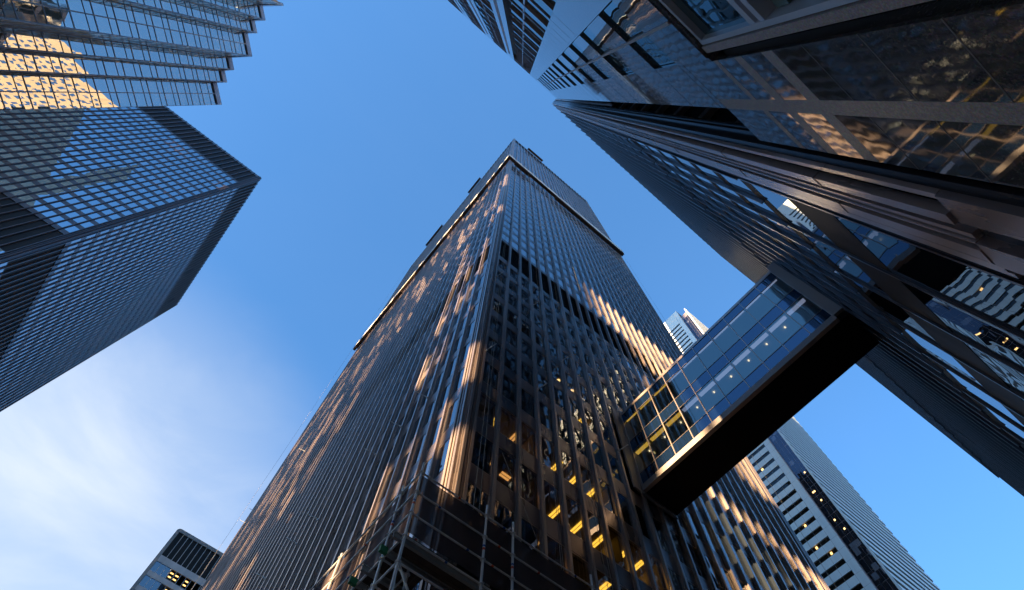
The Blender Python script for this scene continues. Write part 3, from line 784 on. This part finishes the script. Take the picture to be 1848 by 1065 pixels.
for j in range(4):
    for i in range(0, 9):
        if random.random() < 0.3: continue
        a = SS[i] + 0.62
        for dz in (0.75, 1.75):
            if i < 3 and dz == 0.75: continue
            b = MB(); F6.box(b, a - 0.36, a + 0.36, -0.26, -0.2, fl6[j][0] + dz, fl6[j][0] + dz + 0.28)
            obj('ceiling_light', b, WARML if i >= 3 else STRIP, T6)

# ------------------------------------------------------------------ pale tower behind the bridge
kx = 1.3
T7 = thing('office_tower', 'tall pale tower with dark window strips and a striped side, behind the footbridge', 'tower', (150, 45, 0))
PX = 130.0; F7 = Face((PX, 0), (0, 1), (-1, 0)); H7 = 272.0
ya, yb_, yc = 19.0 * kx, 22.35 * kx, 24.05 * kx
b = MB(); b.box(PX + 0.4, PX + 45, yb_, 95, 0, H7 - 0.5); b.box(PX + 1.0, PX + 44.6, ya + 0.4, yb_, 0, H7 - 8); obj('wall', b, CORE, T7)
w7 = MB(); fl7 = []; z = 20.0
while z < H7 - 14: fl7.append((z, z + 1.45)); z += 3.66
prev = 0
for (s0, h0) in fl7: F7.box(w7, yc, 95, -0.4, 0, prev, s0); prev = h0
F7.box(w7, yc, 95, -0.4, 0, prev, H7); F7.box(w7, yb_, yc, -0.4, 0, 0, H7)
obj('white_wall', w7, WHITEP, T7)
j7 = MB()
for y in (yc + 0.0, yc + 2.75, yc + 5.5, yc + 8.3): F7.box(j7, y - 0.03, y + 0.03, -0.01, 0.004, 0, H7)
for (s0, h0) in fl7: F7.box(j7, yb_, yc, -0.01, 0.004, s0 - 0.02, s0 + 0.02)
F7.box(j7, yc, 95, -0.01, 0.004, H7 - 7, H7 - 6.95)
obj('panel_joint', j7, GREYD, T7)
CLR7 = clear_glass('pale_tower_glass', ior=1.5, tint=(0.7, 0.7, 0.65), cell=(50, 1.4, 3.66))
qs = []
y = yc
while y < 60:
    for (s0, h0) in fl7: qs.append((F7.quad(y + 0.03, y + 1.37, -0.2, s0, h0), CLR7))
    y += 1.4
D7 = MB(); rnd = random.Random(3)
# dark glazed bay
F7d = Face((PX + 0.6, 0), (0, 1), (-1, 0))
y = ya + 0.3
GD7 = mirror_glass('dark_bay_glass', ior=1.9, nblind=0.06, cell=(50, 1.35, 1.83), blind=(0.16, 0.17, 0.2), tint=(0.8, 0.8, 1.0), warp=0.02)
while y < yb_ - 0.3:
    for (s0, h0) in fl7: qs.append((F7d.quad(y, y + 1.25, 0.02, s0 - 1.0, h0 + 1.1), GD7))
    y += 1.33
b = MB(); F7d.box(b, ya, yb_, -0.3, 0.0, 0, H7 - 7.5); obj('dark_bay', b, BRONZE2, T7)
windows(T7, qs, CLR7, hidden=lambda q: q[0][1] > 38)
b = MB(); F7d.box(b, ya, ya + 0.45, -0.3, 0.62, 0, H7 - 5); obj('corner_post', b, WHITEP, T7)
b = MB(); F7.box(b, yb_ - 0.02, yb_ + 0.1, -0.4, 0.12, 0, H7); obj('corner_trim', b, GREYP, T7)
for q in range(20):
    s0, h0 = rnd.choice([f for f in fl7 if 60 < f[0] < 175]); yy = yc + 0.4 + rnd.random() * 6.0
    b = MB(); F7.box(b, yy, yy + 0.55, -0.34, -0.25, s0 + 0.45, s0 + 1.15); obj('office_light', b, WARML, T7)
for q in range(6):
    s0, h0 = rnd.choice([f for f in fl7 if 80 < f[0] < 140]); yy = ya + 0.8 + rnd.random() * 2.6
    b = MB(); F7d.box(b, yy, yy + 0.4, 0.03, 0.08, s0 + 0.4, s0 + 0.9); obj('office_light', b, WARML, T7)
# striped side
F7s = Face((PX, ya), (1, 0), (0, -1))
b = MB(); z = 4.0
while z < H7 - 6:
    F7s.box(b, 0.3, 45, -0.3, 0.12, z, z + 1.9); z += 3.66
obj('stripe_panel', b, WHITEP, T7)
b = MB(); F7s.box(b, 0.3, 45, -0.34, -0.25, 0, H7 - 7); obj('stripe_glazing', b, BLUEG, T7)

# ------------------------------------------------------------------ scaffold at the tower foot
SC = thing('scaffold', 'tube scaffold with netted guard rails round the foot of the bronze tower corner', 'scaffold', (9.5, 12.8, 0))
YF, XL = 12.4, 5.58
posts = [(5.60, YF, 19.15), (8.68, YF, 19.17), (10.0, YF, 19.2), (14.15, YF, 19.2), (17.2, YF, 19.2), (XL, 13.65, 19.0), (XL, 17.82, 18.85), (XL, 21.5, 18.9), (6.6, 13.65, 17.9), (6.6, 15.9, 17.85), (XL, 25.5, 18.9)]
zc = [18.6, 17.53, 16.48, 15.45, 14.4, 12.4, 10.4, 8.4, 6.4, 4.4]
for (x, y, zt_) in posts:
    b = MB(); b.tube((x, y, 0), (x, y, zt_), 0.048, 12)
    p = obj('post', b, STEEL, SC)
    b = MB(); b.tube((x, y, 16.9), (x, y, 17.0), 0.0505, 12); obj('red_band', b, RED, p)
    b = MB(); b.tube((x, y, 17.05), (x, y, 17.13), 0.0505, 12); obj('blue_band', b, BLUE, p)
    for z in zc:
        if z > zt_: continue
        b = MB(); b.tube((x, y, z - 0.012), (x, y, z + 0.012), 0.10, 14); b.tube((x, y, z - 0.06), (x, y, z + 0.06), 0.062, 12); obj('coupler', b, STEEL, p)
def ledger(p, q, r=0.036, name='ledger'):
    b = MB(); b.tube(p, q, r, 10); o = obj(name, b, STEEL, SC)
    p = Vector(p); q = Vector(q); d = (q - p).normalized(); ln = (q - p).length
    if ln > 1.2 and name == 'ledger':
        c = p + d * (ln * random.uniform(0.25, 0.8)); b = MB(); b.tube(c, c + d * 0.1, r + 0.002, 10); obj('colour_band', b, random.choice((RED, BLUE, BLUE)), o)
fx = [5.60, 8.68, 10.0, 14.15, 17.2]; ly = [YF, 13.65, 17.82, 21.5, 25.5]
for z in zc[:6]:
    for a0, a1 in zip(fx[:-1], fx[1:]): ledger((a0 + 0.05, YF, z), (a1 - 0.05, YF, z))
    for a0, a1 in zip(ly[:-1], ly[1:]): ledger((XL, a0 + 0.05, z), (XL, a1 - 0.05, z))
for z in (15.45, 14.4): ledger((XL + 0.05, 13.65, z), (6.55, 13.65, z)); ledger((6.6, 13.7, z), (6.6, 15.85, z))
for (p, q) in (((5.6, YF + 0.05, 14.35), (6.6, 13.6, 10.4)), ((5.65, YF, 14.35), (8.6, YF, 10.4)), ((XL, 13.7, 14.3), (XL, 17.7, 10.4)), ((6.6, 13.65, 17.5), (6.6, 15.9, 14.5))): ledger(p, q, 0.04, 'brace')
NET, t, o_ = mat('debris_net')
tr = nd(t, 'ShaderNodeBsdfTransparent'); dfn = nd(t, 'ShaderNodeBsdfDiffuse'); dfn.inputs[0].default_value = (0.13, 0.10, 0.105, 1)
nn_ = nd(t, 'ShaderNodeTexNoise'); nn_.inputs['Scale'].default_value = 0.9; rr_ = nd(t, 'ShaderNodeMapRange'); rr_.inputs[3].default_value = 0.82; rr_.inputs[4].default_value = 0.98
gg_ = nd(t, 'ShaderNodeNewGeometry'); t.links.new(gg_.outputs['Position'], nn_.inputs['Vector']); t.links.new(nn_.outputs['Fac'], rr_.inputs[0])
mi = nd(t, 'ShaderNodeMixShader'); t.links.new(rr_.outputs[0], mi.inputs[0]); t.links.new(tr.outputs[0], mi.inputs[1]); t.links.new(dfn.outputs[0], mi.inputs[2]); t.links.new(mi.outputs[0], o_.inputs[0])
for a0, a1 in zip(fx[:-1], fx[1:]):
    b = MB(); n = 14
    for k in range(n):
        x0, x1 = a0 + (a1 - a0) * k / n, a0 + (a1 - a0) * (k + 1) / n
        w0, w1 = 0.02 * sin(x0 * 3), 0.02 * sin(x1 * 3)
        b.quad((x0, YF + 0.09 + w0, 15.75), (x1, YF + 0.09 + w1, 15.75), (x1, YF + 0.09 + w1 / 2, 18.58), (x0, YF + 0.09 + w0 / 2, 18.58))
    obj('debris_net', b, NET, SC)
for a0, a1 in zip(ly[:-1], ly[1:]):
    b = MB(); n = 14
    for k in range(n):
        y0, y1 = a0 + (a1 - a0) * k / n, a0 + (a1 - a0) * (k + 1) / n
        w0, w1 = 0.02 * sin(y0 * 3), 0.02 * sin(y1 * 3)
        b.quad((XL + 0.09 + w0, y1, 15.75), (XL + 0.09 + w1, y0, 15.75), (XL + 0.09 + w1 / 2, y0, 18.58), (XL + 0.09 + w0 / 2, y1, 18.58))
    obj('debris_net', b, NET, SC)
b = MB()
for k in range(5): b.box(XL + 0.12, 17.2, YF + 0.12 + 0.21 * k, YF + 0.31 + 0.21 * k, 15.62, 15.68)
for k in range(6): b.box(XL + 0.12 + 0.25 * k, XL + 0.35 + 0.25 * k, YF + 1.2, 25.5, 15.62, 15.68)
obj('deck_board', b, PLYW, SC)
for k, y in enumerate((12.62, 13.35, 14.4, 15.1, 16.6, 18.4, 20.2, 22.0)):
    x0 = XL - 0.28; x1 = 17.0 if y < 13.5 else 7.3
    b = MB(); b.box(x0, x1, y - 0.06, y + 0.06, 15.38, 15.40); b.box(x0, x1, y - 0.012, y + 0.012, 15.40, 15.59); b.box(x0, x1, y - 0.06, y + 0.06, 15.59, 15.61)
    p = obj('deck_beam', b, ALU, SC)
    if k in (1, 3, 5):
        b = MB(); b.box(x0 - 0.02, x0 + 0.25, y - 0.064, y + 0.064, 15.375, 15.615); obj('beam_end', b, GREEN, p)

# ------------------------------------------------------------------ beyond the frame: added sun-breaking lattice, then a stone tower
T8 = thing('sun_blocker', 'unseen concrete lattice added to break the low sun into patches', 'tower', (-162, -2, 0))
b = MB(); rnd = random.Random(11)
yy0, yy1 = -70.0, 66.0; cy, cz = 1.35, 5.0; BX = -150.0
z = 0.0
while z < 330:
    y = yy0
    while y < yy1:
        yc_ = y + cy / 2
        f = 0.72 if z < 140 else 0.82  # closed share of lattice cells, set to place the sun patches
        if z < 47 and yc_ < -11: f = 0.94
        if z > 166: f = 0.68
        if z > 180: f = 1.0
        if -27.2 < yc_ < -22.6: f = 1.0
        if yc_ <= -27.2: f = 0.64 if z < 110 else 1.0
        if yc_ < -34.2: f = 1.0
        if -33.6 < yc_ < -27.5 and 58 < z < 74: f = 0.12
        if yc_ > 47.5: f = 0.965
        if not -37 < yc_ < -27 and z > 261: f = 0.0
        if rnd.random() < f: b.box(BX - 0.3, BX, y, y + cy - 0.002, z, z + cz - 0.002)
        y += cy
    z += cz
obj('blocker_panel', b, CONC, T8)
b = MB()
for k in range(7): b.box(-174, BX - 0.4, yy0, yy1, k * 40.0, k * 40.0 + 0.35)
for y in range(int(yy0), int(yy1), 16):
    for x in (-173, -162, -151.6): b.box(x, x + 1.0, y, y + 1.0, 0, 250)
obj('frame', b, CONC, T8)
T9 = thing('stone_tower', 'cream stone tower with punched windows, standing behind the granite building', 'tower', (55, -75, 0))
b = MB(); b.box(44, 90, -120, -38.6, 0, 226); obj('wall', b, CREAM, T9)
qs = []; F9 = Face((44, -120), (0, 1), (-1, 0)); F9b = Face((44, -38.6), (1, 0), (0, 1))
for F, ln in ((F9, 81), (F9b, 46)):
    a = 1.2
    while a < ln - 1.5:
        z = 8
        while z < 221: qs.append((F.quad(a, a + 1.3, 0.02, z, z + 2.0), None)); z += 3.9
        a += 2.6
windows(T9, qs, GLASS, top=0)
